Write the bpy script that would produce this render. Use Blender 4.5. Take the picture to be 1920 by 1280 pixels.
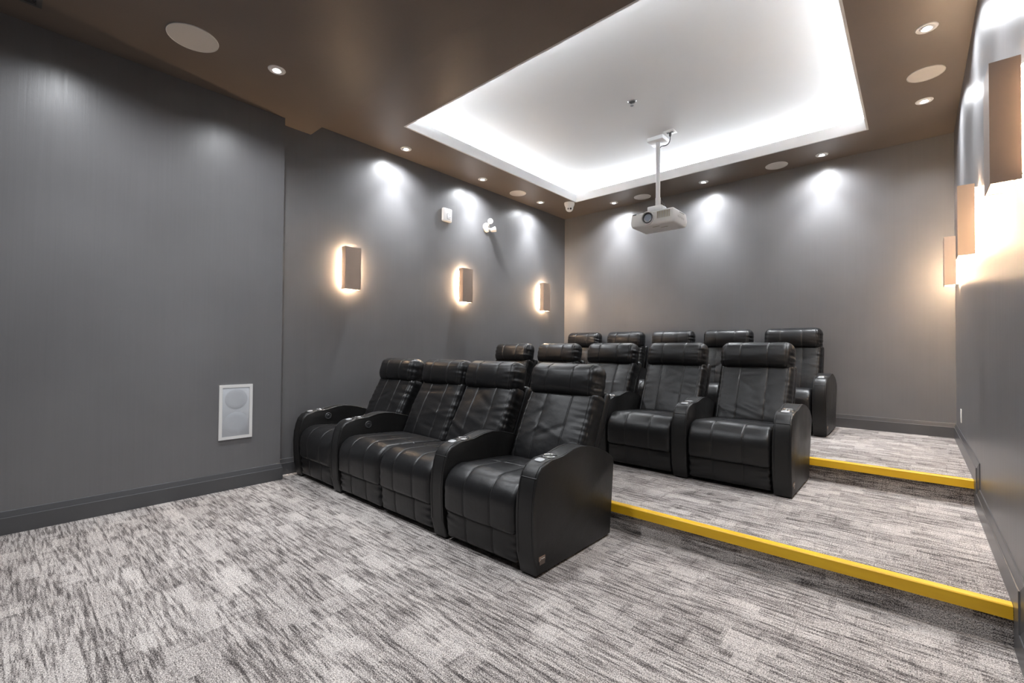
import bpy, bmesh, math, random
import numpy as np
from mathutils import Matrix, Vector

for o in list(bpy.data.objects):
    bpy.data.objects.remove(o)
S = bpy.context.scene
C = S.collection
PI = math.pi

# ------------------------------------------------------------------ camera
CX, CY, CZ = 4.4731, -6.3833, 1.2
YAW, PITCH, ROLL, FPX = 0.726, 0.0167, 0.0071, 849.82
cd = bpy.data.cameras.new('camera')
cd.sensor_width = 36.0
cd.lens = FPX / 1920.0 * 36.0
cd.clip_start = 0.02
cam = bpy.data.objects.new('camera', cd)
C.objects.link(cam)
fw = Vector((-math.sin(YAW), math.cos(YAW), 0)); rt = Vector((math.cos(YAW), math.sin(YAW), 0)); up = Vector((0, 0, 1))
fw, up = fw * math.cos(PITCH) + up * math.sin(PITCH), up * math.cos(PITCH) - fw * math.sin(PITCH)
rt, up = rt * math.cos(ROLL) + up * math.sin(ROLL), up * math.cos(ROLL) - rt * math.sin(ROLL)
cam.matrix_world = Matrix(((rt.x, up.x, -fw.x, CX), (rt.y, up.y, -fw.y, CY), (rt.z, up.z, -fw.z, CZ), (0, 0, 0, 1)))
S.camera = cam

# ------------------------------------------------------------------ world and exposure
w = bpy.data.worlds.new('world'); S.world = w; w.use_nodes = True
w.node_tree.nodes['Background'].inputs[0].default_value = (0.5, 0.5, 0.5, 1)
w.node_tree.nodes['Background'].inputs[1].default_value = 0.0
S.view_settings.view_transform = 'Standard'
S.view_settings.look = 'None'
S.view_settings.gamma = 1.0
S.view_settings.use_curve_mapping = False
S.view_settings.exposure = 2.0

DOWN_W = 36.0          # each recessed downlight
DOWN_COL = (0.93, 0.96, 1.0)
COVE_STRENGTH = 36.0
COVE_COL = (0.86, 0.93, 1.0)
SCONCE_STRENGTH = 105.0
SCONCE_COL = (1.0, 0.69, 0.43)

# ------------------------------------------------------------------ materials
MATS = {}
def mat(name, col=(0.5, 0.5, 0.5), rough=0.5, metal=0.0, emit=None, es=0.0, spec=0.5):
    m = bpy.data.materials.new(name); m.use_nodes = True
    b = m.node_tree.nodes['Principled BSDF']
    b.inputs['Base Color'].default_value = (*col, 1)
    b.inputs['Roughness'].default_value = rough
    b.inputs['Metallic'].default_value = metal
    b.inputs['Specular IOR Level'].default_value = spec
    if emit:
        b.inputs['Emission Color'].default_value = (*emit, 1)
        b.inputs['Emission Strength'].default_value = es
    MATS[name] = m
    return m
def nd(m, t, **kw):
    n = m.node_tree.nodes.new(t)
    for k, v in kw.items():
        setattr(n, k, v)
    return n
def lk(m, a, b): m.node_tree.links.new(a, b)
def bsdf(m): return m.node_tree.nodes['Principled BSDF']
def mapped(m, scale, coord='Object', loc=(0, 0, 0)):
    t = nd(m, 'ShaderNodeTexCoord'); mp = nd(m, 'ShaderNodeMapping')
    mp.inputs['Scale'].default_value = scale; mp.inputs['Location'].default_value = loc
    lk(m, t.outputs[coord], mp.inputs['Vector'])
    return mp.outputs['Vector']
def noise(m, vec, scale=1.0, detail=2.0, rough=0.5):
    n = nd(m, 'ShaderNodeTexNoise'); n.inputs['Scale'].default_value = scale
    n.inputs['Detail'].default_value = detail; n.inputs['Roughness'].default_value = rough
    lk(m, vec, n.inputs['Vector'])
    return n.outputs['Fac']
def ramp(m, fac, stops):
    r = nd(m, 'ShaderNodeValToRGB'); e = r.color_ramp.elements
    while len(e) < len(stops): e.new(0.5)
    for i, (p, c) in enumerate(stops):
        e[i].position = p; e[i].color = (*c, 1) if len(c) == 3 else c
    lk(m, fac, r.inputs['Fac'])
    return r.outputs['Color']
def bump(m, h, strength, dist):
    b = nd(m, 'ShaderNodeBump'); b.inputs['Strength'].default_value = strength; b.inputs['Distance'].default_value = dist
    lk(m, h, b.inputs['Height']); lk(m, b.outputs['Normal'], bsdf(m).inputs['Normal'])
def math_(m, op, a, b=None, clamp=False):
    n = nd(m, 'ShaderNodeMath', operation=op); n.use_clamp = clamp
    for i, v in enumerate((a, b)):
        if v is None: continue
        if isinstance(v, (int, float)): n.inputs[i].default_value = v
        else: lk(m, v, n.inputs[i])
    return n.outputs[0]

def wall_paint(name, col, rough=0.34):
    m = mat(name, col, rough)
    # roller marks: long vertical strokes, plus a fine orange-peel
    st = noise(m, mapped(m, (55, 55, 1.1)), 1.0, 3.0, 0.6)
    fi = noise(m, mapped(m, (1, 1, 1)), 420.0, 2.0)
    cl = noise(m, mapped(m, (1, 1, 1)), 1.7, 3.0)
    h = math_(m, 'ADD', math_(m, 'MULTIPLY', st, 0.7), math_(m, 'MULTIPLY', fi, 0.5))
    bump(m, h, 0.26, 0.0022)
    c = ramp(m, math_(m, 'ADD', math_(m, 'MULTIPLY', cl, 0.7), math_(m, 'MULTIPLY', st, 0.3)), [(0.25, tuple(x * 0.9 for x in col)), (0.75, tuple(x * 1.1 for x in col))])
    lk(m, c, bsdf(m).inputs['Base Color'])
    r = math_(m, 'ADD', math_(m, 'MULTIPLY', st, 0.12), rough - 0.06)
    lk(m, r, bsdf(m).inputs['Roughness'])
    return m
wall_paint('charcoal_wall', (0.168, 0.166, 0.170))
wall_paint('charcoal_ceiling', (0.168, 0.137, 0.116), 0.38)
m = mat('charcoal_trim', (0.085, 0.085, 0.089), 0.30)
m = mat('tray_white', (0.74, 0.735, 0.73), 0.6)
bump(m, noise(m, mapped(m, (1, 1, 1)), 300.0, 2.0), 0.08, 0.001)

def carpet():
    m = mat('carpet', (0.3, 0.29, 0.28), 0.95, spec=0.15)
    tc = nd(m, 'ShaderNodeTexCoord'); sx = nd(m, 'ShaderNodeSeparateXYZ'); lk(m, tc.outputs['Object'], sx.inputs[0])
    yz = math_(m, 'ADD', sx.outputs['Y'], sx.outputs['Z'])
    cb = nd(m, 'ShaderNodeCombineXYZ'); lk(m, sx.outputs['X'], cb.inputs['X']); lk(m, yz, cb.inputs['Y'])
    def mp(scale, loc=(0, 0, 0)):
        a = nd(m, 'ShaderNodeMapping'); a.inputs['Scale'].default_value = scale; a.inputs['Location'].default_value = loc
        lk(m, cb.outputs[0], a.inputs['Vector']); return a.outputs['Vector']
    def step(v, lo, hi):
        r = nd(m, 'ShaderNodeMapRange'); r.interpolation_type = 'SMOOTHSTEP'
        r.inputs['From Min'].default_value = lo; r.inputs['From Max'].default_value = hi; lk(m, v, r.inputs['Value']); return r.outputs['Result']
    def ctr(v, k): return math_(m, 'MULTIPLY', math_(m, 'SUBTRACT', v, 0.5), k)
    sp = noise(m, mp((1, 1, 1)), 210.0, 1.0, 0.6)                          # pile speckle
    sp2 = noise(m, mp((1, 1.4, 1), (5, 2, 0)), 80.0, 2.0, 0.7)
    s1 = noise(m, mp((5.0, 50, 1)), 1.0, 2.0, 0.55)                        # dark woven dashes along x
    s2 = noise(m, mp((8.5, 95, 1), (3.1, 7.7, 0)), 1.0, 1.0, 0.5)
    s3 = noise(m, mp((30, 4.2, 1), (1.3, 2.2, 0)), 1.0, 1.0, 0.5)          # short cross lines along y
    def blocks(bw_, rh, loc, off, sq):
        br = nd(m, 'ShaderNodeTexBrick', offset=off, squash=sq, offset_frequency=2, squash_frequency=3)
        br.inputs['Color1'].default_value = (0, 0, 0, 1); br.inputs['Color2'].default_value = (1, 1, 1, 1); br.inputs['Mortar'].default_value = (0, 0, 0, 1)
        br.inputs['Scale'].default_value = 1.0; br.inputs['Mortar Size'].default_value = 0.0; br.inputs['Bias'].default_value = 0.0
        br.inputs['Brick Width'].default_value = bw_; br.inputs['Row Height'].default_value = rh
        lk(m, mp((1, 1, 1), loc), br.inputs['Vector'])
        q = nd(m, 'ShaderNodeRGBToBW'); lk(m, br.outputs['Color'], q.inputs[0]); return q.outputs[0]
    b1 = blocks(0.31, 0.125, (20.0, 20.0, 0), 0.37, 1.4); b2 = blocks(0.13, 0.072, (31.3, 27.9, 0), 0.43, 1.6)
    rag = ctr(sp2, 0.22)                                                   # ragged edges of the dashes
    bm_ = math_(m, 'MULTIPLY', step(b2, 0.80, 0.84), 0.62)                 # plain blocks without dashes
    op = math_(m, 'SUBTRACT', 1.0, bm_)
    dash = math_(m, 'MULTIPLY', step(math_(m, 'ADD', s1, rag), 0.47, 0.60), op)
    dash2 = math_(m, 'MULTIPLY', step(math_(m, 'ADD', s2, rag), 0.47, 0.62), op)
    crs = step(math_(m, 'ADD', s3, rag), 0.63, 0.70)
    t = math_(m, 'ADD', 0.610, ctr(b1, 0.13))
    t = math_(m, 'ADD', t, ctr(b2, 0.06))
    for v, k in ((dash, -0.19), (dash2, -0.15), (crs, -0.08)):
        t = math_(m, 'ADD', t, math_(m, 'MULTIPLY', v, k))
    for v, k in ((sp, 1.45), (sp2, 0.65)):
        t = math_(m, 'ADD', t, ctr(v, k))
    col = ramp(m, t, [(0.12, (0.041, 0.036, 0.035)), (0.36, (0.155, 0.138, 0.131)), (0.56, (0.385, 0.350, 0.330)), (0.82, (0.70, 0.655, 0.62))])
    lk(m, col, bsdf(m).inputs['Base Color'])
    bump(m, math_(m, 'ADD', sp, math_(m, 'MULTIPLY', t, 0.5)), 0.6, 0.006)
    return m
carpet()

def leather(name, col, rough):
    m = mat(name, col, rough, spec=0.5)
    v = mapped(m, (1, 1, 1))
    g = nd(m, 'ShaderNodeTexVoronoi', feature='DISTANCE_TO_EDGE'); g.inputs['Scale'].default_value = 260.0; lk(m, v, g.inputs['Vector'])
    n1 = noise(m, v, 34.0, 4.0, 0.55); n2 = noise(m, v, 9.0, 3.0, 0.5)
    h = math_(m, 'ADD', math_(m, 'MULTIPLY', g.outputs['Distance'], 0.12), math_(m, 'ADD', math_(m, 'MULTIPLY', n1, 0.5), math_(m, 'MULTIPLY', n2, 0.9)))
    bump(m, h, 0.30, 0.006)
    r = math_(m, 'ADD', math_(m, 'MULTIPLY', n2, 0.16), rough - 0.08)
    lk(m, r, bsdf(m).inputs['Roughness'])
    return m
leather('black_leather', (0.0085, 0.0085, 0.0092), 0.36)
leather('black_leather_side', (0.0095, 0.0093, 0.0093), 0.42)
mat('stitch_thread', (0.045, 0.044, 0.043), 0.7)
mat('black_plastic', (0.012, 0.012, 0.012), 0.35)
mat('dial_gloss', (0.07, 0.07, 0.072), 0.15)
mat('dark_well', (0.01, 0.01, 0.01), 0.25)
mat('chrome', (0.80, 0.80, 0.80), 0.16, 1.0)
mat('control_grey', (0.42, 0.43, 0.44), 0.30)
mat('badge_copper', (0.62, 0.44, 0.34), 0.30, 1.0)
mat('badge_dark', (0.10, 0.075, 0.06), 0.4)
mat('badge_light', (0.85, 0.78, 0.70), 0.3)
m = mat('safety_yellow', (0.80, 0.47, 0.012), 0.42)
bump(m, noise(m, mapped(m, (1.2, 40, 40)), 3.0, 3.0), 0.12, 0.002)
lk(m, ramp(m, noise(m, mapped(m, (1.5, 9, 9)), 2.2, 4.0), [(0.3, (0.74, 0.41, 0.010)), (0.7, (0.83, 0.51, 0.014))]), bsdf(m).inputs['Base Color'])
mat('white_plastic', (0.80, 0.79, 0.77), 0.38)
mat('white_metal', (0.80, 0.80, 0.80), 0.35)
m = mat('speaker_grille', (0.66, 0.64, 0.62), 0.65)
g = nd(m, 'ShaderNodeTexVoronoi'); g.inputs['Scale'].default_value = 330.0; lk(m, mapped(m, (1, 1, 1)), g.inputs['Vector'])
bump(m, g.outputs['Distance'], 0.25, 0.002)
mat('grille_grey', (0.50, 0.52, 0.55), 0.6)
mat('grille_shade', (0.46, 0.48, 0.51), 0.6)
mat('projector_white', (0.78, 0.76, 0.735), 0.42)
mat('vent_tan', (0.36, 0.31, 0.22), 0.5)
mat('lens_glass', (0.24, 0.27, 0.32), 0.22)
mat('lens_ring', (0.035, 0.035, 0.037), 0.35)
mat('grey_print', (0.22, 0.22, 0.22), 0.6)
mat('cable_black', (0.012, 0.012, 0.012), 0.5)
mat('bronze_cover', (0.36, 0.275, 0.220), 0.42, 0.25)
mat('lamp_lens', (0.9, 0.9, 0.9), 0.4, emit=(1.0, 0.97, 0.93), es=14.0)
mat('cove_led', (0.9, 0.9, 0.9), 0.5, emit=COVE_COL, es=COVE_STRENGTH)
mat('sconce_led', (0.9, 0.9, 0.9), 0.5, emit=SCONCE_COL, es=SCONCE_STRENGTH)
mat('sconce_led_end', (0.9, 0.9, 0.9), 0.5, emit=SCONCE_COL, es=SCONCE_STRENGTH * 0.5)
mat('red_lens', (0.25, 0.25, 0.25), 0.15)

# ------------------------------------------------------------------ mesh helpers
def link(name, me, material, parent=None, smooth=None):
    if smooth is not None:
        me.polygons.foreach_set('use_smooth', [True] * len(me.polygons))
        if smooth < 179: me.set_sharp_from_angle(angle=math.radians(smooth))
    if material and not me.materials: me.materials.append(MATS[material])
    o = bpy.data.objects.new(name, me); C.objects.link(o)
    if parent: o.parent = parent
    return o
def mesh(name, verts, faces):
    me = bpy.data.meshes.new(name); me.from_pydata([tuple(v) for v in verts], [], faces); me.update(); return me
def bm_mesh(name, bm):
    bmesh.ops.recalc_face_normals(bm, faces=bm.faces[:])
    me = bpy.data.meshes.new(name); bm.to_mesh(me); bm.free(); return me
def add_box(bm, a, b, bevel=0.0, seg=2):
    r = bmesh.ops.create_cube(bm, size=1.0)
    vs = r['verts']
    for v in vs:
        v.co = Vector(((a[i] + b[i]) / 2 + v.co[i] * (b[i] - a[i]) for i in range(3)))
    if bevel > 0:
        es = list({e for v in vs for e in v.link_edges})
        bmesh.ops.bevel(bm, geom=es, offset=bevel, segments=seg, affect='EDGES', profile=0.5)
def box(name, a, b, material, parent=None, bevel=0.0, seg=2):
    bm = bmesh.new(); add_box(bm, a, b, bevel, seg)
    return link(name, bm_mesh(name, bm), material, parent, 40 if bevel else None)
def boxes(name, lst, material, parent=None, bevel=0.0):
    bm = bmesh.new()
    for a, b in lst: add_box(bm, a, b, bevel)
    return link(name, bm_mesh(name, bm), material, parent, 40 if bevel else None)
def lathe_mesh(name, prof, n=32):
    """prof: (r, z) list revolved about local z"""
    V, F = [], []
    for r, z in prof:
        for k in range(n):
            a = 2 * PI * k / n; V.append((r * math.cos(a), r * math.sin(a), z))
    for i in range(len(prof) - 1):
        for k in range(n):
            k2 = (k + 1) % n
            F.append((i * n + k, i * n + k2, (i + 1) * n + k2, (i + 1) * n + k))
    if prof[0][0] > 1e-6: F.append(tuple(range(n))[::-1])
    if prof[-1][0] > 1e-6: F.append(tuple((len(prof) - 1) * n + k for k in range(n)))
    bm = bmesh.new(); me = mesh(name, V, F); bm.from_mesh(me); bpy.data.meshes.remove(me)
    bmesh.ops.remove_doubles(bm, verts=bm.verts[:], dist=1e-6)
    return bm_mesh(name, bm)
def lathe(name, prof, material, parent=None, n=32, M=None, smooth=35):
    me = lathe_mesh(name, prof, n)
    if M is not None: me.transform(M)
    return link(name, me, material, parent, smooth)
def prism_mesh(name, poly, x0, x1, bevel=0.0, seg=3):
    """poly of (y, z) extruded from x0 to x1"""
    bm = bmesh.new()
    A = [bm.verts.new((x0, y, z)) for y, z in poly]; B = [bm.verts.new((x1, y, z)) for y, z in poly]
    n = len(poly)
    fa = bm.faces.new(A); fb = bm.faces.new(B[::-1])
    for i in range(n): bm.faces.new((A[i], B[i], B[(i + 1) % n], A[(i + 1) % n]))
    if bevel > 0:
        es = list(fa.edges) + list(fb.edges)
        bmesh.ops.bevel(bm, geom=es, offset=bevel, segments=seg, affect='EDGES', profile=0.5, clamp_overlap=True)
    return bm_mesh(name, bm)
def tube_mesh(name, pts, r, n=8):
    pts = [Vector(p) for p in pts]; V, F = [], []
    for i, p in enumerate(pts):
        t = (pts[min(i + 1, len(pts) - 1)] - pts[max(i - 1, 0)]).normalized()
        a = t.orthogonal().normalized() if i == 0 else (a0 - t * a0.dot(t)).normalized()
        a0 = a; b = t.cross(a)
        for k in range(n):
            q = 2 * PI * k / n; V.append(p + a * (r * math.cos(q)) + b * (r * math.sin(q)))
    for i in range(len(pts) - 1):
        for k in range(n):
            k2 = (k + 1) % n; F.append((i * n + k, i * n + k2, (i + 1) * n + k2, (i + 1) * n + k))
    F.append(tuple(range(n))[::-1]); F.append(tuple((len(pts) - 1) * n + k for k in range(n)))
    return mesh(name, V, F)
def empty(name, loc=(0, 0, 0)):
    o = bpy.data.objects.new(name, None); C.objects.link(o); o.location = loc; o.empty_display_size = 0.1; return o
def tag(o, label, cat, group=None):
    o['label'] = label; o['category'] = cat
    if group: o['group'] = group
    return o
def struct(o, label=None, cat=None):
    o['kind'] = 'structure'
    if label: o['label'] = label
    if cat: o['category'] = cat
    return o

# ------------------------------------------------------------------ the room
W, H, HF, HT = 4.786, 3.431, 3.315, 3.66
TX0, TX1, TY0, TY1 = 0.656, 4.125, -3.714, -0.645
LIP, COVE = 0.117, 0.30
YF = -4.377                 # rear edge of the lower front ceiling
XB, YB = 0.144, -4.68       # furred-out front part of the left wall
YS1, YR1, YS2, YR2 = -3.6417, -3.6214, -2.0352, -2.005
Z1, Z2 = 0.1677, 0.3361
YFRONT = -8.3
TH = 0.12

struct(boxes('wall_back', [((-TH, 0, -0.1), (W + TH, TH, HT + 0.1))], 'charcoal_wall'), 'charcoal painted wall behind the last row of recliners', 'wall')
struct(boxes('wall_left', [((-TH, YB, -0.1), (0, 0, HT + 0.1))], 'charcoal_wall'), 'charcoal painted side wall with three sconces beside the chair rows', 'wall')
struct(boxes('wall_left_front', [((-TH, YFRONT, -0.1), (XB, YB, HT + 0.1))], 'charcoal_wall'), 'furred-out charcoal wall holding the in-wall speaker', 'wall')
struct(boxes('wall_right', [((W, YFRONT, -0.1), (W + TH, 0, HT + 0.1))], 'charcoal_wall'), 'charcoal painted side wall beside the carpeted steps', 'wall')
struct(boxes('wall_front', [((-TH, YFRONT - TH, -0.1), (W + TH, YFRONT, HT + 0.1))], 'charcoal_wall'), 'charcoal painted wall at the front of the room', 'wall')

# carpeted floor and two platforms
struct(boxes('floor', [((0, YFRONT, -0.1), (W, YR1, 0.0))], 'carpet'), 'grey streaked carpet of the lower floor', 'floor')
struct(boxes('floor_platform', [((0, YR1, -0.1), (W, YR2, Z1))], 'carpet'), 'carpeted platform carrying the middle row', 'platform')
struct(boxes('floor_platform', [((0, YR2, -0.1), (W, 0, Z2))], 'carpet'), 'carpeted top platform carrying the back row', 'platform')

# soffit ring, its lip and cove, tray ceiling, lower front ceiling
x0, x1, y0, y1 = TX0, TX1, TY0, TY1
SL = 0.03
ct = 0.018
soff = [((0, YF, H), (W, y0 - ct, H + SL)), ((0, y1 + ct, H), (W, 0, H + SL)), ((0, y0 - ct, H), (x0 - ct, y1 + ct, H + SL)), ((x1 + ct, y0 - ct, H), (W, y1 + ct, H + SL))]
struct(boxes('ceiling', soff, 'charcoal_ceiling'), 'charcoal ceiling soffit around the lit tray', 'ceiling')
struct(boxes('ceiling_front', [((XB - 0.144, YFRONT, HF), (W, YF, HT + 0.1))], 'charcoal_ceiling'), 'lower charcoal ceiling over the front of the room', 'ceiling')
tray = [((x0 - COVE, y0 - COVE, HT), (x1 + COVE, y1 + COVE, HT + 0.03))]
struct(boxes('ceiling_tray', tray, 'tray_white'), 'white recessed tray ceiling washed by cove light', 'ceiling')
lip = [((x0 - ct, y0 - ct, H), (x0, y1 + ct, H + LIP)), ((x1, y0 - ct, H), (x1 + ct, y1 + ct, H + LIP)),
       ((x0, y0 - ct, H), (x1, y0, H + LIP)), ((x0, y1, H), (x1, y1 + ct, H + LIP))]
struct(boxes('trim_1', lip, 'tray_white'), 'white upstand lip around the tray opening', 'trim')
c = COVE
CF = 0.094       # cove floor above the soffit
cov = [((x0 - c - 0.02, y0 - c, H + SL), (x0 - c, y1 + c, HT)), ((x1 + c, y0 - c, H + SL), (x1 + c + 0.02, y1 + c, HT)),
       ((x0 - c, y0 - c - 0.02, H + SL), (x1 + c, y0 - c, HT)), ((x0 - c, y1 + c, H + SL), (x1 + c, y1 + c + 0.02, HT)),
       ((x0 - c, y0 - c, H + SL), (x0 - ct, y1 + c, H + CF)), ((x1 + ct, y0 - c, H + SL), (x1 + c, y1 + c, H + CF)),
       ((x0 - ct, y0 - c, H + SL), (x1 + ct, y0 - ct, H + CF)), ((x0 - ct, y1 + ct, H + SL), (x1 + ct, y1 + c, H + CF))]
struct(boxes('trim_2', cov, 'tray_white'), 'white outer side of the light cove', 'trim')

za, zb_, q0, q1 = H + 0.0955, H + 0.1135, COVE - 0.008, COVE - 0.0005
for nm, a, b, lab in (
    ('led_strip', (x0 - q1, y0 - 0.2, za), (x0 - q0, y1 + 0.2, zb_), 'cool white light strip in the cove on the left sconce wall side'),
    ('led_strip', (x1 + q0, y0 - 0.2, za), (x1 + q1, y1 + 0.2, zb_), 'cool white light strip in the cove on the step side'),
    ('led_strip', (x0 - 0.2, y0 - q1, za), (x1 + 0.2, y0 - q0, zb_), 'cool white light strip in the cove nearest the front ceiling'),
    ('led_strip', (x0 - 0.2, y1 + q0, za), (x1 + 0.2, y1 + q1, zb_), 'cool white light strip in the cove along the back wall')):
    tag(box(nm, a, b, 'cove_led'), lab, 'light strip', 'cove light strips')

# baseboards: flat face, then a chamfer back to the wall
BT = 0.018
PROF = [(0.0, 0.0), (0.0, BT), (0.1055, BT), (0.108, BT - 0.0012), (0.1085, BT - 0.0045), (0.143, 0.0062), (0.1465, 0.0050), (0.148, 0.0025), (0.148, 0.0)]
def sweep_base(name, rings, label):
    k = len(PROF); V = [p for r in rings for p in r]; F = []
    for a in range(len(rings) - 1):
        for j in range(k):
            j2 = (j + 1) % k; F.append((a * k + j, a * k + j2, (a + 1) * k + j2, (a + 1) * k + j))
    F.append(tuple(range(k))); F.append(tuple((len(rings) - 1) * k + j for j in range(k)))
    bm = bmesh.new(); me = mesh(name, V, F); bm.from_mesh(me); bpy.data.meshes.remove(me)
    return struct(link(name, bm_mesh(name, bm), 'charcoal_trim'), label, 'baseboard')
def steps(o, ya):
    return [(ya, o), (YS1 - o, o), (YS1 - o, Z1 + o), (YS2 - o, Z1 + o), (YS2 - o, Z2 + o), (0, Z2 + o)]
def stair_base(name, fx, label, ya):
    P_ = [steps(o, ya) for o, t in PROF]
    sweep_base(name, [[(fx(PROF[j][1]), P_[j][k][0], P_[j][k][1]) for j in range(len(PROF))] for k in range(6)], label)
stair_base('baseboard_right', lambda t: W - t, 'charcoal skirting stepping down along the right wall', YFRONT)
stair_base('baseboard_left', lambda t: t, 'charcoal skirting along the left wall behind the chair arms', YB + BT)
sweep_base('baseboard_back', [[(x_, -t, Z2 + o) for o, t in PROF] for x_ in (0, W)], 'charcoal skirting under the back wall')
sweep_base('baseboard_left_front', [[(XB + t, YFRONT, o) for o, t in PROF], [(XB + t, YB + t, o) for o, t in PROF], [(0.0, YB + t, o) for o, t in PROF]], 'charcoal skirting under the in-wall speaker')

# yellow nosings
def nosing(ys, yr, zt, label):
    e = empty('stair_nosing', ((W - BT) / 2, ys, zt))
    h, d = 0.052, 0.045
    poly = [(0, -h), (0, -0.004), (0.004, 0), (d, 0.0), (d, 0.004), (0.0035, 0.0045), (-0.0015, 0.001), (-0.0015, -h)]
    poly = [(-0.001, -h), (-0.001, 0.0), (0.003, 0.0045), (d, 0.0045), (d, 0.0005), (yr - ys - 0.0005, 0.0005), (yr - ys - 0.0005, -h)]
    me = prism_mesh('strip', poly, -(W - BT) / 2 + BT + 0.001, (W - BT) / 2 - 0.001)
    link('strip', me, 'safety_yellow', e)
    return tag(e, label, 'stair nosing', 'yellow step edges')
nosing(YS1, YR1, Z1, 'long yellow edge strip on the lower carpeted step')
nosing(YS2, YR2, Z2, 'shorter-looking yellow edge strip on the upper carpeted step')

# ------------------------------------------------------------------ recliners
def rnd_lin(n_el):
    pass
def axis_pts(L, r, seams=(), n=14):
    p = set([0.0, L])
    for f in (0.15, 0.4, 0.7, 1.0): p.add(f * r); p.add(L - f * r)
    for k in range(1, n): p.add(r + (L - 2 * r) * k / n)
    for s in seams:
        for d in (-0.012, -0.006, -0.003, 0.0, 0.003, 0.006, 0.012): p.add(s + d)
    q = sorted(x for x in p if 0 <= x <= L)
    out = [q[0]]
    for x in q[1:]:
        if x - out[-1] > 0.0021: out.append(x)
    out[-1] = L
    return np.array(out)
def pad(name, Wd, L, T, r, bulge, rng, seams=(), cross=(), wr=0.004, gather=0.004, nx=16, nz=18, zexp=0.45, mapf=None, folds=0, box_seam=0.0):
    """soft rounded slab: x in +-Wd/2, z in 0..L, y in +-T/2, front is -y"""
    extra = [box_seam, Wd - box_seam] if box_seam else []
    ax = axis_pts(Wd, r, [s + Wd / 2 for s in seams] + extra, nx) - Wd / 2
    az = axis_pts(L, r, cross, nz)
    ay = axis_pts(T, min(r, T / 2 - 0.001), (), 2) - T / 2
    P, F = [], []
    def face(A, B, fn, flip):
        base = len(P)
        for a in A:
            for b in B: P.append(fn(a, b))
        nb = len(B)
        for i in range(len(A) - 1):
            for j in range(nb - 1):
                q = (base + i * nb + j, base + (i + 1) * nb + j, base + (i + 1) * nb + j + 1, base + i * nb + j + 1)
                F.append(q[::-1] if flip else q)
    face(ax, az, lambda a, b: (a, -T / 2, b), False)
    face(ax, az, lambda a, b: (a, T / 2, b), True)
    face(ax, ay, lambda a, b: (a, b, 0.0), True)
    face(ax, ay, lambda a, b: (a, b, L), False)
    face(ay, az, lambda a, b: (-Wd / 2, a, b), True)
    face(ay, az, lambda a, b: (Wd / 2, a, b), False)
    P = np.array(P)
    # weld
    key = np.round(P * 1e5).astype(np.int64)
    _, idx, inv = np.unique(key, axis=0, return_index=True, return_inverse=True)
    inv = inv.reshape(-1); P = P[idx]; F = [tuple(inv[i] for i in f) for f in F]
    ry = min(r, T / 2 - 0.001)
    half = np.array([Wd / 2 - r, T / 2 - ry, L / 2 - r]); ctr = np.array([0, 0, L / 2])
    Q = np.clip(P - ctr, -half, half); D = (P - ctr - Q) / np.array([r, ry, r])
    nl = np.linalg.norm(D, axis=1, keepdims=True); N = D / np.maximum(nl, 1e-9)
    X = Q + N * np.array([r, ry, r]) + ctr
    s = P[:, 0] / (Wd / 2); t = P[:, 2] / L
    front = np.clip(-N[:, 1], 0, 1)
    d = bulge * front * np.clip(1 - s ** 2, 0, 1) ** 0.55 * np.clip(4 * t * (1 - t), 0, 1) ** zexp
    if box_seam:
        for sd in (-1, 1):
            d += -0.004 * np.exp(-((P[:, 0] - sd * (Wd / 2 - box_seam)) / 0.004) ** 2) * front
    for sm in seams:
        for off, a in ((0.0, -0.0045),):
            d += a * np.exp(-((P[:, 0] - sm - off) / 0.0034) ** 2) * np.clip(front + np.abs(N[:, 2]), 0, 1)
        d += -0.0025 * np.exp(-((P[:, 0] - sm) / 0.02) ** 2) * front
    for cs in cross:
        d += -0.005 * np.exp(-((P[:, 2] - cs) / 0.004) ** 2) * front
    # gathers that fan in from the two side edges
    if gather:
        g = np.zeros(len(P))
        for k in range(9):
            f = rng.uniform(25, 75); ph = rng.uniform(0, 6.28); sd = rng.choice((-1, 1)); sl = rng.uniform(-2.5, 2.5)
            near = np.exp(-np.abs(Wd / 2 - sd * P[:, 0]) / rng.uniform(0.03, 0.075))
            g += near * np.sin(f * (P[:, 2] + sl * 0.1 * P[:, 0]) * 2.2 + ph)
        d += gather * 0.42 * g * (0.35 + 0.65 * front)
    if wr:
        g = np.zeros(len(P))
        for k in range(7):
            kx, kz = rng.uniform(-16, 16), rng.uniform(-16, 16)
            g += np.sin(kx * P[:, 0] + kz * P[:, 2] + rng.uniform(0, 6.28))
        d += wr * 0.33 * g * front
    for k in range(folds):
        a = rng.uniform(-0.7, 0.7); cx, cz = rng.uniform(-0.25, 0.25), rng.uniform(0.1, 0.9) * L
        u = (P[:, 0] - cx) * math.cos(a) + (P[:, 2] - cz) * math.sin(a); v = -(P[:, 0] - cx) * math.sin(a) + (P[:, 2] - cz) * math.cos(a)
        d += rng.uniform(-0.006, 0.006) * np.exp(-(v / rng.uniform(0.012, 0.03)) ** 2) * np.exp(-(u / rng.uniform(0.08, 0.2)) ** 2) * front
    X = X + N * d[:, None]
    lines = []
    for sx_ in list(seams) + ([Wd / 2 - box_seam - 0.012, -Wd / 2 + box_seam] if box_seam else []):
        sel = np.where((np.abs(P[:, 0] - sx_ - 0.006) < 0.0013) & (N[:, 1] < -0.25))[0]
        if len(sel) > 4:
            xs_ = np.median(P[sel, 0]); sel = sel[np.abs(P[sel, 0] - xs_) < 1e-4]
            sel = sel[np.argsort(P[sel, 2])]; lines.append(X[sel] + N[sel] * 0.0006)
    if mapf is not None: X = mapf(X); lines = [mapf(l) for l in lines]
    me = bpy.data.meshes.new(name)
    me.from_pydata(X.tolist(), [], F); me.update()
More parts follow.
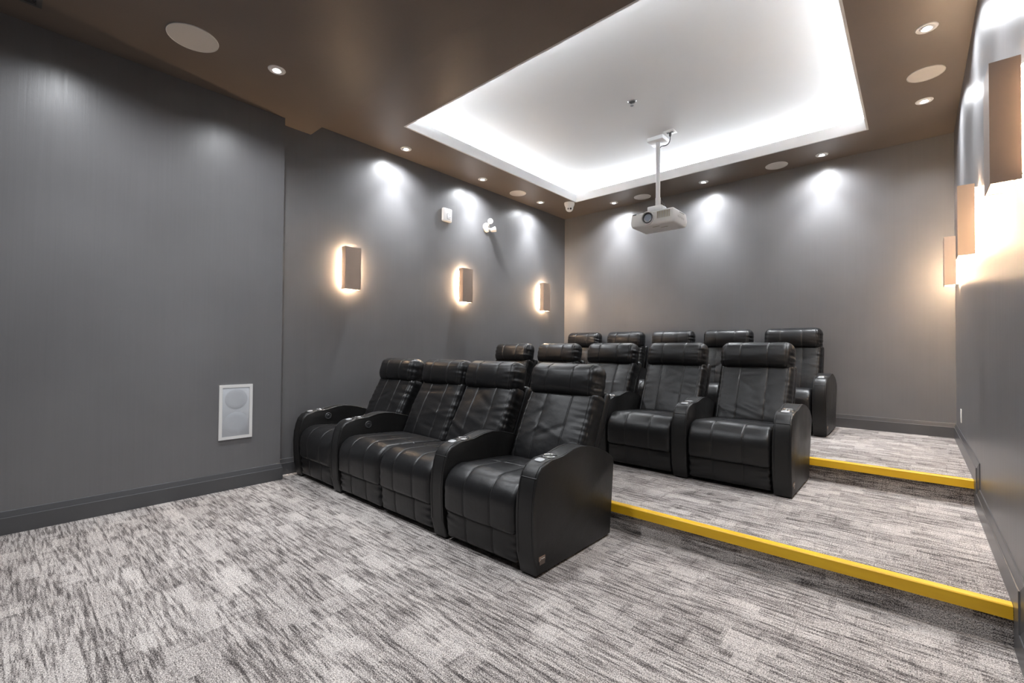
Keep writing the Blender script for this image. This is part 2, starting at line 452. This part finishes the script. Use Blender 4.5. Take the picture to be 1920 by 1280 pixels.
    bm = bmesh.new(); bm.from_mesh(me); bmesh.ops.recalc_face_normals(bm, faces=bm.faces[:]); bm.to_mesh(me); bm.free()
    st = []
    for l in lines:
        tm = tube_mesh('stitching', [tuple(q) for q in l], 0.0008, 4); tm.materials.append(MATS['stitch_thread']); st.append(tm)
    return me, st

SEATW, ARMW = 0.604, 0.122
ARM_POLY = [(0.02, 0.012), (-0.004, 0.12), (-0.012, 0.236), (-0.014, 0.33), (-0.008, 0.42), (0.004, 0.485), (0.025, 0.540), (0.055, 0.573), (0.095, 0.590), (0.14, 0.596), (0.20, 0.597),
            (0.255, 0.600), (0.30, 0.610), (0.36, 0.622), (0.43, 0.626), (0.50, 0.618), (0.58, 0.600), (0.66, 0.576), (0.74, 0.543), (0.80, 0.512), (0.826, 0.49), (0.832, 0.46), (0.785, 0.012)]
ARM_POLY_SHORT = ARM_POLY[:-1] + [(0.698, 0.172), (0.690, 0.012)]
CACHE = {}
def arm_meshes(short):
    if ('arm', short) in CACHE: return CACHE[('arm', short)]
    hw = ARMW / 2 - 0.001
    body = prism_mesh('arm', ARM_POLY_SHORT if short else ARM_POLY, -hw, hw, bevel=0.013, seg=3)
    body.polygons.foreach_set('use_smooth', [True] * len(body.polygons)); body.set_sharp_from_angle(angle=math.radians(50))
    body.materials.append(MATS['black_leather_side'])
    # raised piping along both top edges, and the cross seam on the front
    pts = [(y, z) for y, z in ARM_POLY[1:21]]
    pip = []
    for sx in (-1, 1):
        P3 = []
        for i, (y, z) in enumerate(pts):
            a = pts[max(i - 1, 0)]; b = pts[min(i + 1, len(pts) - 1)]
            ny, nz = -(b[1] - a[1]), (b[0] - a[0]); l = math.hypot(ny, nz)
            P3.append((sx * (hw - 0.0135), y + ny / l * 0.0005, z + nz / l * 0.0005))
        pip.append(tube_mesh('piping', P3, 0.0022, 6))
    cz = 0.520
    cr = tube_mesh('cross_seam', [(-hw + 0.004, 0.0175, cz), (-hw + 0.014, 0.0155, cz), (hw - 0.014, 0.0155, cz), (hw - 0.004, 0.0175, cz)], 0.0022, 6)
    for q in pip + [cr]: q.materials.append(MATS['black_leather'])
    cup = lathe_mesh('cup_holder', [(0.0335, 0.0), (0.0350, 0.007), (0.0375, 0.010), (0.0435, 0.0085), (0.0455, 0.004), (0.0455, -0.004), (0.0335, -0.004), (0.0335, 0.0)], 36)
    well = lathe_mesh('cup_well', [(0.0, 0.0015), (0.030, 0.0015), (0.0338, 0.006), (0.0338, -0.003), (0.0, -0.003)], 32)
    for q, mm in ((cup, 'chrome'), (well, 'dark_well')):
        q.polygons.foreach_set('use_smooth', [True] * len(q.polygons)); q.set_sharp_from_angle(angle=math.radians(35)); q.materials.append(MATS[mm])
    n = 28; V = []
    for z, k in ((-0.004, 1.0), (0.0035, 1.0), (0.005, 0.93), (0.005, 0.0)):
        for i in range(n):
            a = 2 * PI * i / n; ca, sa = math.cos(a), math.sin(a)
            V.append((0.028 * k * abs(ca) ** 0.6 * (1 if ca > 0 else -1), 0.021 * k * abs(sa) ** 0.6 * (1 if sa > 0 else -1), z))
    F = [(j * n + i, j * n + (i + 1) % n, (j + 1) * n + (i + 1) % n, (j + 1) * n + i) for j in range(3) for i in range(n)]
    ctl = mesh('control_plate', V, F); ctl.materials.append(MATS['control_grey'])
    ctl.polygons.foreach_set('use_smooth', [True] * len(ctl.polygons)); ctl.set_sharp_from_angle(angle=math.radians(40))
    CACHE[('arm', short)] = (body, pip, cr, cup, well, ctl)
    return CACHE[('arm', short)]
def add_arm(root, xc, button=0, badge=False, short=False):
    body, pip, cr, cup, well, ctl = arm_meshes(short)
    a = link('arm', body, None, root); a.location = (xc, 0, 0)
    for q in pip: link('piping', q, None, a)
    link('cross_seam', cr, None, a)
    cu = link('cup_holder', cup, None, a); cu.location = (0, 0.205, 0.5955)
    we = link('cup_well', well, None, a); we.location = (0, 0.205, 0.5955)
    ct_ = link('control_plate', ctl, None, a); ct_.location = (0, 0.115, 0.5935); ct_.rotation_euler = (math.radians(11), 0, 0)
    if button:
        M = Matrix.Translation((button * (ARMW / 2 - 0.0012), 0.265, 0.540)) @ Matrix.Rotation(button * PI / 2, 4, 'Y')
        lathe('recline_dial', [(0.0, 0.0), (0.032, 0.0), (0.031, 0.005), (0.027, 0.008), (0.0235, 0.003), (0.0, 0.003)], 'dial_gloss', a, 28, M)
        lathe('recline_button', [(0.0, 0.0), (0.014, 0.0), (0.014, 0.007), (0.011, 0.010), (0.0, 0.010)], 'lens_ring', a, 20, M)
    if badge:
        xo = ARMW / 2 - 0.0015
        b = box('badge', (xo, 0.035, 0.085), (xo + 0.004, 0.087, 0.109), 'badge_copper', a, 0.0012)
        b['label'] = 'small copper maker plate'
        return a, b
    return a, None
def badge_print(b):
    xo = ARMW / 2 + 0.0026
    pm = mesh('badge_field', [(xo, 0.038, 0.088), (xo, 0.084, 0.088), (xo, 0.084, 0.106), (xo, 0.038, 0.106)], [(0, 1, 2, 3)])
    # stays within two levels below the chair: joined to the plate mesh with its own slots
    me = b.data
    bm = bmesh.new(); bm.from_mesh(me)
    def quad(pts, mi, dx):
        f = bm.faces.new([bm.verts.new((xo + dx, y, z)) for y, z in pts]); f.material_index = mi
    quad([(0.038, 0.0665), (0.084, 0.0665), (0.084, 0.1055), (0.038, 0.1055)], 1, 0.0001)
    quad([(0.042, 0.090), (0.0455, 0.090), (0.0515, 0.104), (0.048, 0.104)], 2, 0.0003)
    for k in range(6):
        y = 0.055 + 0.0046 * k; quad([(y, 0.094), (y + 0.0032, 0.094), (y + 0.0032, 0.1005), (y, 0.1005)], 2, 0.0003)
    bm.to_mesh(me); bm.free(); bpy.data.meshes.remove(pm)
    me.materials.append(MATS['badge_dark']); me.materials.append(MATS['badge_light'])

def body_meshes(seed, lean, head_lean):
    k = (seed, lean)
    if k in CACHE: return CACHE[k]
    rng = np.random.RandomState(seed)
    Wd = SEATW - 0.012
    sm = (-Wd * 0.185, Wd * 0.185)
    out = {}
    # seat: waterfall over the front edge
    drop, R, top, T = 0.150, 0.075, 0.50, 0.11
    L = drop + R * PI / 2 + top
    zb, yf = 0.188, 0.040              # bottom of the drop, centre line y of the front
    def wf(X):
        o = -X[:, 1]; z = X[:, 2]; Y = np.zeros(len(X)); Z = np.zeros(len(X))
        a = z < drop
        Y[a] = yf - o[a]; Z[a] = zb + z[a]
        ang = np.clip((z - drop) / R, 0, PI / 2); b = ~a
        cy, cz = yf + R, zb + drop
        Y[b] = cy - (R + o[b]) * np.cos(ang[b]); Z[b] = cz + (R + o[b]) * np.sin(ang[b])
        c_ = z > drop + R * PI / 2
        Y[c_] = cy + (z[c_] - drop - R * PI / 2); Z[c_] = cz + R + o[c_] - 0.06 * (z[c_] - drop - R * PI / 2)
        # the front leans slightly forward at the bottom of the drop
        return np.stack([X[:, 0], Y, Z], 1)
    out['seat_cushion'] = pad('seat_cushion', Wd, L, T, 0.036, 0.016, rng, sm, (drop + R * PI / 2 + 0.20,), 0.0020, 0.0030, 14, 30, mapf=wf)
    # footrest panel under it
    def fr(X):
        a = math.radians(4)
        Y = X[:, 1] * math.cos(a) + (0.2 - X[:, 2]) * math.sin(a); Z = X[:, 2]
        return np.stack([X[:, 0], Y + 0.043, Z + 0.028], 1)
    out['footrest'] = pad('footrest', Wd, 0.185, 0.080, 0.028, 0.012, rng, sm, (), 0.0015, 0.0045, 14, 24, zexp=0.8, mapf=fr)
    # back cushion
    def tilt(a, y, z):
        ca, sa = math.cos(a), math.sin(a)
        def f(X):
            Y = X[:, 1] * ca + X[:, 2] * sa + y; Z = -X[:, 1] * sa + X[:, 2] * ca + z
            return np.stack([X[:, 0], Y, Z], 1)
        return f
    a = lean
    LB = 0.575
    by, bz = 0.645, 0.375
    out['back_cushion'] = pad('back_cushion', Wd, LB, 0.15, 0.045, 0.022, rng, sm, (), 0.0048, 0.0042, 20, 40, zexp=0.6, mapf=tilt(a, by, bz), folds=12, box_seam=0.040)
    ty, tz = by + LB * math.sin(a), bz + LB * math.cos(a)
    h = head_lean
    hy, hz = ty - 0.047, tz - 0.045
    out['headrest'] = pad('headrest', Wd + 0.004, 0.258, 0.175, 0.075, 0.034, rng, sm, (), 0.0015, 0.0042, 20, 30, zexp=1.0, mapf=tilt(h, hy + 0.008, hz), box_seam=0.052)
    # outer shell behind the cushions
    out['back_shell'] = pad('back_shell', Wd - 0.006, 0.60, 0.075, 0.030, 0.0, rng, (), (), 0.0, 0.0, 8, 8, mapf=tilt(a * 0.92, by + 0.115, bz - 0.03))
    for n_, (q, st) in out.items():
        q.materials.append(MATS['black_leather'])
        q.polygons.foreach_set('use_smooth', [True] * len(q.polygons))
    CACHE[k] = out
    return out
SEAM_OK = True
def recliner(xc, yf, z, label, group, seed, left=None, right=None, lean=math.radians(27), head=math.radians(14), badge=False, button_l=False, short=False):
    root = empty('recliner', (xc, yf, z))
    tag(root, label, 'recliner', group)
    for n_, (me, st) in body_meshes(seed, lean, head).items():
        o = link(n_, me, None, root)
        for q in st: link('stitching', q, None, o)
    box('base_frame', (-SEATW / 2 + 0.012, 0.10, 0.004), (SEATW / 2 - 0.012, 0.70, 0.30), 'black_plastic', root, 0.01)
    if left: add_arm(root, -(SEATW + ARMW) / 2, button=1 if button_l else 0, short=short)
    if right:
        a, b = add_arm(root, (SEATW + ARMW) / 2, badge=badge, short=short)
        if b: badge_print(b)
    return root
Y1R, Y2R, Y3R = -4.530, -2.738, -0.910
A, SW = ARMW, SEATW
g1, g2, g3 = 'front row recliners on the lower floor', 'middle row recliners on the first platform', 'back row recliners on the top platform'
x = 0.092
recliner(x + A + SW / 2, Y1R, 0, 'black leather recliner in the front row, against the left wall beside the skirting end', g1, 1, left=True, button_l=True)
recliner(x + 2 * A + 1.5 * SW, Y1R, 0, 'black leather recliner in the front row, left half of the armless joined pair', g1, 2, left=True, button_l=True)
recliner(x + 2 * A + 2.5 * SW, Y1R, 0, 'black leather recliner in the front row, right half of the armless joined pair', g1, 3)
recliner(x + 3 * A + 3.5 * SW, Y1R, 0, 'black leather recliner nearest the viewer at the open end of the front row', g1, 4, left=True, right=True, badge=True)
lab2 = ['black leather recliner in the middle row, against the left wall', 'black leather recliner in the middle row, second from the left wall',
        'black leather recliner at the centre of the middle row', 'black leather recliner in the middle row, next to the one at the aisle',
        'black leather recliner at the aisle end of the middle row, its whole front in view']
x = 3.836 - 6 * A - 5 * SW
for i in range(5):
    recliner(x + (i + 1) * A + (i + 0.5) * SW, Y2R, Z1, lab2[i], g2, 5 + i, left=True, right=(i == 4), badge=(i == 4), short=True, lean=math.radians(25), head=math.radians(12))
lab3 = ['black leather recliner in the back row, in the far left corner', 'black leather recliner in the back row, second from the left corner',
        'black leather recliner at the centre of the back row', 'black leather recliner in the back row, next to the one at the aisle',
        'black leather recliner at the aisle end of the back row, beside the bare back wall']
x = 3.816 - 6 * A - 5 * SW
for i in range(5):
    recliner(x + (i + 1) * A + (i + 0.5) * SW, Y3R, Z2, lab3[i], g3, 10 + i, left=True, right=(i == 4), badge=(i == 4), short=True, lean=math.radians(17), head=math.radians(6))

# ------------------------------------------------------------------ recessed downlights
def downlight(x, y, z, label, power=1.0, aim=(0, 0)):
    e = empty('downlight', (x, y, z)); tag(e, label, 'downlight', 'recessed ceiling downlights')
    lathe('trim_ring', [(0.040, -0.001), (0.045, -0.006), (0.058, -0.005), (0.0615, 0.0), (0.0615, 0.002), (0.040, 0.002), (0.040, -0.001)], 'white_metal', e, 36)
    lathe('gimbal', [(0.027, -0.003), (0.030, -0.008), (0.037, -0.006), (0.040, 0.0), (0.027, 0.0), (0.027, -0.003)], 'white_metal', e, 32)
    lathe('lens', [(0.0, -0.004), (0.018, -0.0037), (0.0268, -0.002), (0.0268, 0.0), (0.0, 0.0)], 'lamp_lens', e, 28)
    d = Vector((aim[0], aim[1], -1)).normalized()
    for nm, size, frac in (('beam', 74, 0.56 if z < H else 0.86), ('spill', 152, 0.50)):
        ld = bpy.data.lights.new('downlight_' + nm, 'SPOT')
        ld.energy = DOWN_W * power * frac; ld.color = DOWN_COL; ld.spot_size = math.radians(size); ld.spot_blend = 1.0; ld.shadow_soft_size = 0.025
        lo = bpy.data.objects.new(nm, ld); C.objects.link(lo); lo.parent = e; lo.location = (0, 0, -0.035)
        lo.rotation_euler = d.to_track_quat('-Z', 'Y').to_euler()
    return e
downlight(0.232, -3.415, H, 'lit downlight on the left soffit nearest the dropped front ceiling', aim=(-0.03, 0))
downlight(0.235, -2.214, H, 'lit downlight on the left soffit between the front one and the round speaker', aim=(-0.03, 0))
downlight(0.240, -0.983, H, 'lit downlight on the left soffit beside the dome camera', aim=(-0.03, 0))
downlight(1.073, -0.243, H, 'lit downlight over the left part of the back wall', aim=(0, 0.03))
downlight(2.396, -0.243, H, 'lit downlight over the middle of the back wall, right of the projector pole', aim=(0, 0.03))
downlight(3.700, -0.235, H, 'lit downlight over the right part of the back wall', aim=(0, 0.03))
downlight(4.550, -2.190, H, 'lit downlight on the right soffit at the top edge of the view', aim=(0.03, 0))
downlight(4.552, -0.973, H, 'lit downlight on the right soffit below the round speaker', aim=(0.03, 0))
downlight(4.550, -3.415, H, 'lit downlight on the right soffit above the nearest sconce', aim=(0.03, 0))
downlight(0.849, -5.025, HF, 'lit downlight in the lower front ceiling beside the large round speaker')
downlight(0.800, -6.120, HF, 'lit downlight in the lower front ceiling near the air vent')
downlight(2.330, -5.025, HF, 'lit downlight in the middle of the lower front ceiling')
downlight(3.900, -5.025, HF, 'added unseen downlight in the lower front ceiling on the step side')  # invented lamp out of view, keeps the floor by the steps bright
downlight(2.330, -6.120, HF, 'added unseen downlight in the lower front ceiling above the viewer')  # extra lamp out of view, added to light the front floor

# ceiling speakers
def speaker(x, y, z, r, label):
    e = empty('ceiling_speaker', (x, y, z)); tag(e, label, 'speaker', 'round in-ceiling speakers')
    lathe('rim', [(r * 0.965, -0.001), (r * 0.972, -0.006), (r * 0.99, -0.006), (r, -0.001), (r, 0.002), (r * 0.965, 0.002), (r * 0.965, -0.001)], 'white_plastic', e, 56)
    lathe('grille', [(0.0, -0.0055), (r * 0.85, -0.005), (r * 0.964, -0.0035), (r * 0.964, 0.0), (0.0, 0.0)], 'speaker_grille', e, 56)
speaker(0.790, -5.548, HF, 0.150, 'large round white ceiling speaker in the lower front ceiling')
speaker(0.240, -1.511, H, 0.118, 'round white ceiling speaker on the left soffit between two downlights')
speaker(1.522, -0.222, H, 0.118, 'round white ceiling speaker left of the projector pole')
speaker(3.245, -0.227, H, 0.118, 'round white ceiling speaker above the right part of the back wall')
speaker(4.555, -1.500, H, 0.118, 'round white ceiling speaker on the right soffit between two downlights')

# ------------------------------------------------------------------ sconces
def sconce(side, yc, label):
    """local +x points away from the wall"""
    e = empty('wall_sconce', (0 if side == 'L' else W, yc, 1.81)); tag(e, label, 'sconce', 'bronze wall sconces')
    if side == 'R': e.rotation_euler = (0, 0, PI)
    hw, hh, d0, d1, t = 0.088, 0.44, 0.026, 0.105, 0.003
    boxes('cover', [((d1 - t, -hw, 0), (d1, hw, hh)), ((d0, -hw, 0), (d1 - t, -hw + t, hh)), ((d0, hw - t, 0), (d1 - t, hw, hh))], 'bronze_cover', e)
    boxes('liner', [((d1 - t - 0.001, -hw + t, 0.003), (d1 - t, hw - t, hh - 0.003)), ((d0 + 0.002, -hw + t, 0.003), (d1 - t - 0.001, -hw + t + 0.001, hh - 0.003)), ((d0 + 0.002, hw - t - 0.001, 0.003), (d1 - t - 0.001, hw - t, hh - 0.003))], 'white_metal', e)
    box('backplate', (0.0005, -0.066, 0.022), (0.031, 0.066, hh - 0.022), 'white_metal', e, 0.002)
    box('bracket', (0.031, -0.012, 0.16), (d1 - t - 0.001, 0.012, 0.28), 'white_metal', e)
    for s in (-1, 1):
        ya, yb = sorted((s * 0.0662, s * 0.0695))
        box('led_bar', (0.004, ya, 0.03), (0.024, yb, hh - 0.03), 'sconce_led', e)
        for zz in (0.06, hh / 2, hh - 0.06):
            lathe('screw', [(0.0, 0.0), (0.003, 0.0), (0.003, 0.002), (0.0, 0.002)], 'grey_print', e, 10, Matrix.Translation((0.011, s * 0.066, zz)) @ Matrix.Rotation(-s * PI / 2, 4, 'X'))
    box('led_bar', (0.006, -0.055, hh - 0.0218), (0.028, 0.055, hh - 0.0185), 'sconce_led_end', e)
    box('led_bar', (0.006, -0.055, 0.0185), (0.028, 0.055, 0.0218), 'sconce_led_end', e)
sconce('L', -3.9625, 'bronze box sconce on the left wall nearest the furred-out wall corner')
sconce('L', -2.34, 'bronze box sconce in the middle of the left wall below the emergency light')
sconce('L', -0.634, 'bronze box sconce on the left wall nearest the back corner')
sconce('R', -3.930, 'bronze box sconce on the right wall nearest the viewer')
sconce('R', -2.300, 'bronze box sconce in the middle of the right wall')
sconce('R', -0.600, 'bronze box sconce on the right wall nearest the back corner')

# ------------------------------------------------------------------ projector and mount
px, py = 2.253, -1.342
pm = empty('projector_mount', (px, py, HT)); tag(pm, 'white ceiling plate and pole carrying the projector', 'mount')
box('ceiling_plate', (-0.095, -0.095, -0.045), (0.095, 0.095, -0.0005), 'white_metal', pm, 0.004)
lathe('pole', [(0.0, -0.045), (0.025, -0.045), (0.025, -0.77), (0.0, -0.77)], 'white_metal', pm, 28)
lathe('collar', [(0.0, -0.69), (0.0295, -0.69), (0.0295, -0.795), (0.0, -0.795)], 'white_metal', pm, 28)
box('bracket', (-0.10, -0.075, -0.858), (0.075, 0.085, -0.795), 'white_metal', pm, 0.012)
pr = empty('projector', (2.253, -1.325, 2.618)); tag(pr, 'white ceiling-hung projector with a large front lens', 'projector')
# body: rounded block, its underside drawn in
bm = bmesh.new(); add_box(bm, (-0.262, -0.19, 0.0), (0.262, 0.205, 0.162), 0.0)
bmesh.ops.subdivide_edges(bm, edges=[e for e in bm.edges if abs(e.verts[0].co.z - e.verts[1].co.z) > 0.1], cuts=1)
for v in bm.verts:
    if v.co.z < 0.01: v.co.x *= 0.93; v.co.y *= 0.92
    elif v.co.z > 0.15: v.co.x *= 0.955; v.co.y *= 0.95
    else: v.co.z = 0.045
bmesh.ops.bevel(bm, geom=bm.edges[:], offset=0.020, segments=4, affect='EDGES', profile=0.5)
link('body', bm_mesh('body', bm), 'projector_white', pr, 50)
LM = Matrix.Translation((-0.047, -0.182, 0.087)) @ Matrix.Rotation(PI / 2, 4, 'X')
lathe('lens_hood', [(0.061, -0.03), (0.064, 0.016), (0.068, 0.024), (0.075, 0.022), (0.079, -0.03)], 'projector_white', pr, 44, LM)
lr = lathe('lens_barrel', [(0.046, -0.02), (0.046, 0.012), (0.060, 0.014), (0.061, -0.02)], 'lens_ring', pr, 40, LM)
lathe('lens_glass', [(0.0, 0.010), (0.02, 0.009), (0.04, 0.006), (0.0475, 0.003), (0.0475, -0.006), (0.0, -0.006)], 'lens_glass', pr, 36, LM)
for i in range(10):
    xx = 0.065 + i * 0.0155
    box('vent_slat', (xx, -0.191, 0.062), (xx + 0.006, -0.1815, 0.140), 'vent_tan', pr)
for i in range(4):
    box('side_port', (0.2545, -0.08 + i * 0.05, 0.066), (0.2605, -0.05 + i * 0.05, 0.088), 'speaker_grille', pr, 0.001)
for a_, b_ in (((-0.03, -0.10), (0.05, -0.085)), ((0.04, -0.03), (0.12, -0.015))):
    box('underside_slot', (a_[0], a_[1], -0.0012), (b_[0], b_[1], 0.004), 'vent_tan', pr)
box('top_seam', (-0.235, -0.185, 0.146), (-0.19, -0.17, 0.158), 'lens_ring', pr)
box('top_seam', (0.225, -0.02, 0.136), (0.254, 0.12, 0.142), 'lens_ring', pr)
# outlet and power lead beside the plate
op = empty('ceiling_outlet', (px + 0.175, py - 0.075, HT)); tag(op, 'white power outlet on the tray ceiling beside the projector plate', 'outlet')
box('plate', (-0.058, -0.058, -0.007), (0.058, 0.058, -0.0005), 'white_plastic', op, 0.003)
for s in (-1, 1):
    box('socket', (-0.038 + (0.045 if s > 0 else 0), -0.02, -0.0085), (-0.008 + (0.045 if s > 0 else 0), 0.02, -0.0065), 'grey_print', op, 0.001)
cb_ = empty('power_cable', (px, py, HT)); tag(cb_, 'black power lead from the ceiling outlet to the projector pole', 'cable')
def bez(p, n=16):
    out = []
    for i in range(n + 1):
        t = i / n; a = [Vector(q) for q in p]
        while len(a) > 1: a = [a[k].lerp(a[k + 1], t) for k in range(len(a) - 1)]
        out.append(a[0])
    return out
o = link('lead', tube_mesh('lead', bez([(0.175, -0.075, -0.05), (0.175, -0.06, -0.15), (0.10, -0.05, -0.145), (0.06, -0.03, -0.09), (0.027, 0.0, -0.11)]), 0.005), 'cable_black', cb_, 180)
lathe('plug', [(0.0, -0.009), (0.013, -0.009), (0.014, -0.035), (0.007, -0.055), (0.0, -0.055)], 'cable_black', cb_, 16, Matrix.Translation((0.175, -0.075, 0)))
link('lead', tube_mesh('lead', bez([(0.036, 0.01, -0.70), (0.07, 0.03, -0.78), (0.10, 0.05, -0.85), (0.13, 0.10, -0.872)]), 0.004), 'cable_black', cb_, 180)

# sprinkler
sp = empty('sprinkler', (2.395, -2.277, HT)); tag(sp, 'chrome sprinkler head in the middle of the tray ceiling', 'sprinkler')
lathe('escutcheon', [(0.0, -0.004), (0.018, -0.006), (0.036, -0.006), (0.041, -0.0005), (0.0, -0.0005)], 'chrome', sp, 32)
lathe('recess', [(0.0, -0.0075), (0.026, -0.0075), (0.028, -0.006), (0.0, -0.006)], 'lens_ring', sp, 28)
boxes('frame_arms', [((-0.013, -0.003, -0.036), (-0.009, 0.003, -0.006)), ((0.009, -0.003, -0.036), (0.013, 0.003, -0.006)), ((-0.013, -0.003, -0.040), (0.013, 0.003, -0.036))], 'chrome', sp)
lathe('deflector', [(0.0, -0.044), (0.017, -0.044), (0.017, -0.0415), (0.0, -0.040)], 'chrome', sp, 20)

# ------------------------------------------------------------------ devices on the left wall
RX = Matrix.Rotation(PI / 2, 4, 'Y')      # local z -> +x (off the left wall)
al = empty('fire_alarm_strobe', (0.0, -2.640, 2.900)); tag(al, 'white rounded fire alarm sounder high on the left wall', 'alarm')
box('body', (0.0005, -0.074, -0.086), (0.045, 0.074, 0.086), 'white_plastic', al, 0.016, 4)
box('strobe_window', (0.0445, -0.012, -0.052), (0.0475, 0.052, 0.014), 'white_metal', al, 0.002)
boxes('strobe_frame', [((0.0465, -0.014, -0.054), (0.0480, -0.010, 0.016)), ((0.0465, -0.010, -0.054), (0.0480, 0.030, -0.050)), ((0.0465, -0.010, 0.012), (0.0480, 0.022, 0.016)), ((0.0465, 0.018, -0.010), (0.0480, 0.022, 0.012)), ((0.0465, 0.022, -0.030), (0.0480, 0.054, -0.025))], 'grey_print', al)
em = empty('emergency_light', (0.0, -1.905, 2.895)); tag(em, 'white twin-head emergency light on the left wall', 'emergency light')
lathe('base_plate', [(0.0, 0.0005), (0.066, 0.0005), (0.066, 0.012), (0.056, 0.024), (0.0, 0.026)], 'white_plastic', em, 40, RX)
def lamp_head(loc, d):
    q = Vector(d).to_track_quat('Z', 'Y').to_matrix().to_4x4()
    h = lathe('lamp_head', [(0.0, -0.040), (0.020, -0.038), (0.026, -0.026), (0.037, 0.026), (0.039, 0.036), (0.035, 0.037), (0.0, 0.034)], 'white_plastic', em, 32, Matrix.Translation(loc) @ q)
    lathe('lamp_glass', [(0.0, 0.0345), (0.033, 0.0365), (0.033, 0.0385), (0.0, 0.041)], 'white_metal', h, 32, Matrix.Translation(loc) @ q)
lamp_head((0.06, 0.01, 0.078), (0.80, -0.50, -0.10))
lamp_head((0.090, 0.045, -0.035), (0.55, 0.75, 0.30))
for p_, q_ in (((0.02, 0.005, 0.03), (0.06, 0.01, 0.07)), ((0.02, 0.015, -0.02), (0.09, 0.03, -0.03))):
    link('swivel_arm', tube_mesh('swivel_arm', [p_, q_], 0.013, 14), 'white_plastic', em, 180)

# turret camera under the left soffit corner
dc = empty('dome_camera', (0.554, -0.653 - 0.02, H)); tag(dc, 'white turret security camera under the soffit by the tray corner', 'camera')
lathe('base', [(0.0, 0.0), (0.078, -0.0005), (0.078, -0.022), (0.070, -0.045), (0.056, -0.075), (0.0, -0.075)], 'white_plastic', dc, 36)
lathe('eyeball', [(0.058 * math.sin(PI * k / 14), -0.078 - 0.058 * math.cos(PI * k / 14)) for k in range(15)], 'white_plastic', dc, 32, smooth=180)
cdir = Vector((0.55, -0.75, -0.32)).normalized()
side = cdir.cross(Vector((0, 0, 1))).normalized()
for s, mm, r in ((-1, 'lens_ring', 0.015), (1, 'red_lens', 0.013)):
    dd = (cdir + side * 0.36 * s - Vector((0, 0, 0.12))).normalized()
    Mx = Matrix.Translation(Vector((0, 0, -0.078)) + dd * 0.0545) @ dd.to_track_quat('Z', 'Y').to_matrix().to_4x4()
    lathe('lens', [(0.0, 0.0), (r, 0.0), (r, 0.004), (r * 0.7, 0.006), (0.0, 0.0065)], mm, dc, 20, Mx)

# in-wall speaker
iw = empty('in_wall_speaker', (XB, -5.048, 0.422)); tag(iw, 'white framed in-wall speaker low on the furred-out left wall', 'speaker')
sw, sh = 0.127, 0.458
boxes('frame', [((0.0005, -sw, 0), (0.012, -sw + 0.024, sh)), ((0.0005, sw - 0.024, 0), (0.012, sw, sh)), ((0.0005, -sw + 0.024, 0), (0.012, sw - 0.024, 0.024)), ((0.0005, -sw + 0.024, sh - 0.024), (0.012, sw - 0.024, sh))], 'white_plastic', iw)
box('grille', (0.0005, -sw + 0.025, 0.025), (0.0095, sw - 0.025, sh - 0.025), 'grille_grey', iw, 0.001)
for zc, r in ((0.135, 0.094), (0.335, 0.088)):
    lathe('driver_cone', [(0.0, 0.0101), (r * 0.6, 0.0100), (r * 0.97, 0.0097), (r, 0.0090)], 'grille_shade', iw, 36, Matrix.Translation((0, 0, zc)) @ RX)

# outlet on the right wall
wo = empty('wall_outlet', (W, -0.668, Z2 + 0.295)); tag(wo, 'white outlet plate low on the right wall by the back corner', 'outlet')
box('plate', (-0.006, -0.037, -0.060), (-0.0005, 0.037, 0.060), 'white_plastic', wo, 0.002)
for zz in (-0.03, 0.012):
    box('socket', (-0.0075, -0.016, zz), (-0.0055, 0.016, zz + 0.024), 'white_metal', wo, 0.001)

# air vent at the edge of the front ceiling
av = empty('air_vent', (0.506, -6.562, HF)); tag(av, 'dark slatted air vent in the front ceiling beside the left wall', 'vent')
fx, fy = 0.11, 0.31
boxes('frame', [((-fx, -fy, -0.008), (-fx + 0.025, fy, -0.0005)), ((fx - 0.025, -fy, -0.008), (fx, fy, -0.0005)), ((-fx + 0.025, -fy, -0.008), (fx - 0.025, -fy + 0.025, -0.0005)), ((-fx + 0.025, fy - 0.025, -0.008), (fx - 0.025, fy, -0.0005))], 'charcoal_trim', av)
for i in range(8):
    xx = -fx + 0.03 + i * 0.019
    box('slat', (xx, -fy + 0.025, -0.007), (xx + 0.008, fy - 0.025, -0.001), 'charcoal_trim', av)
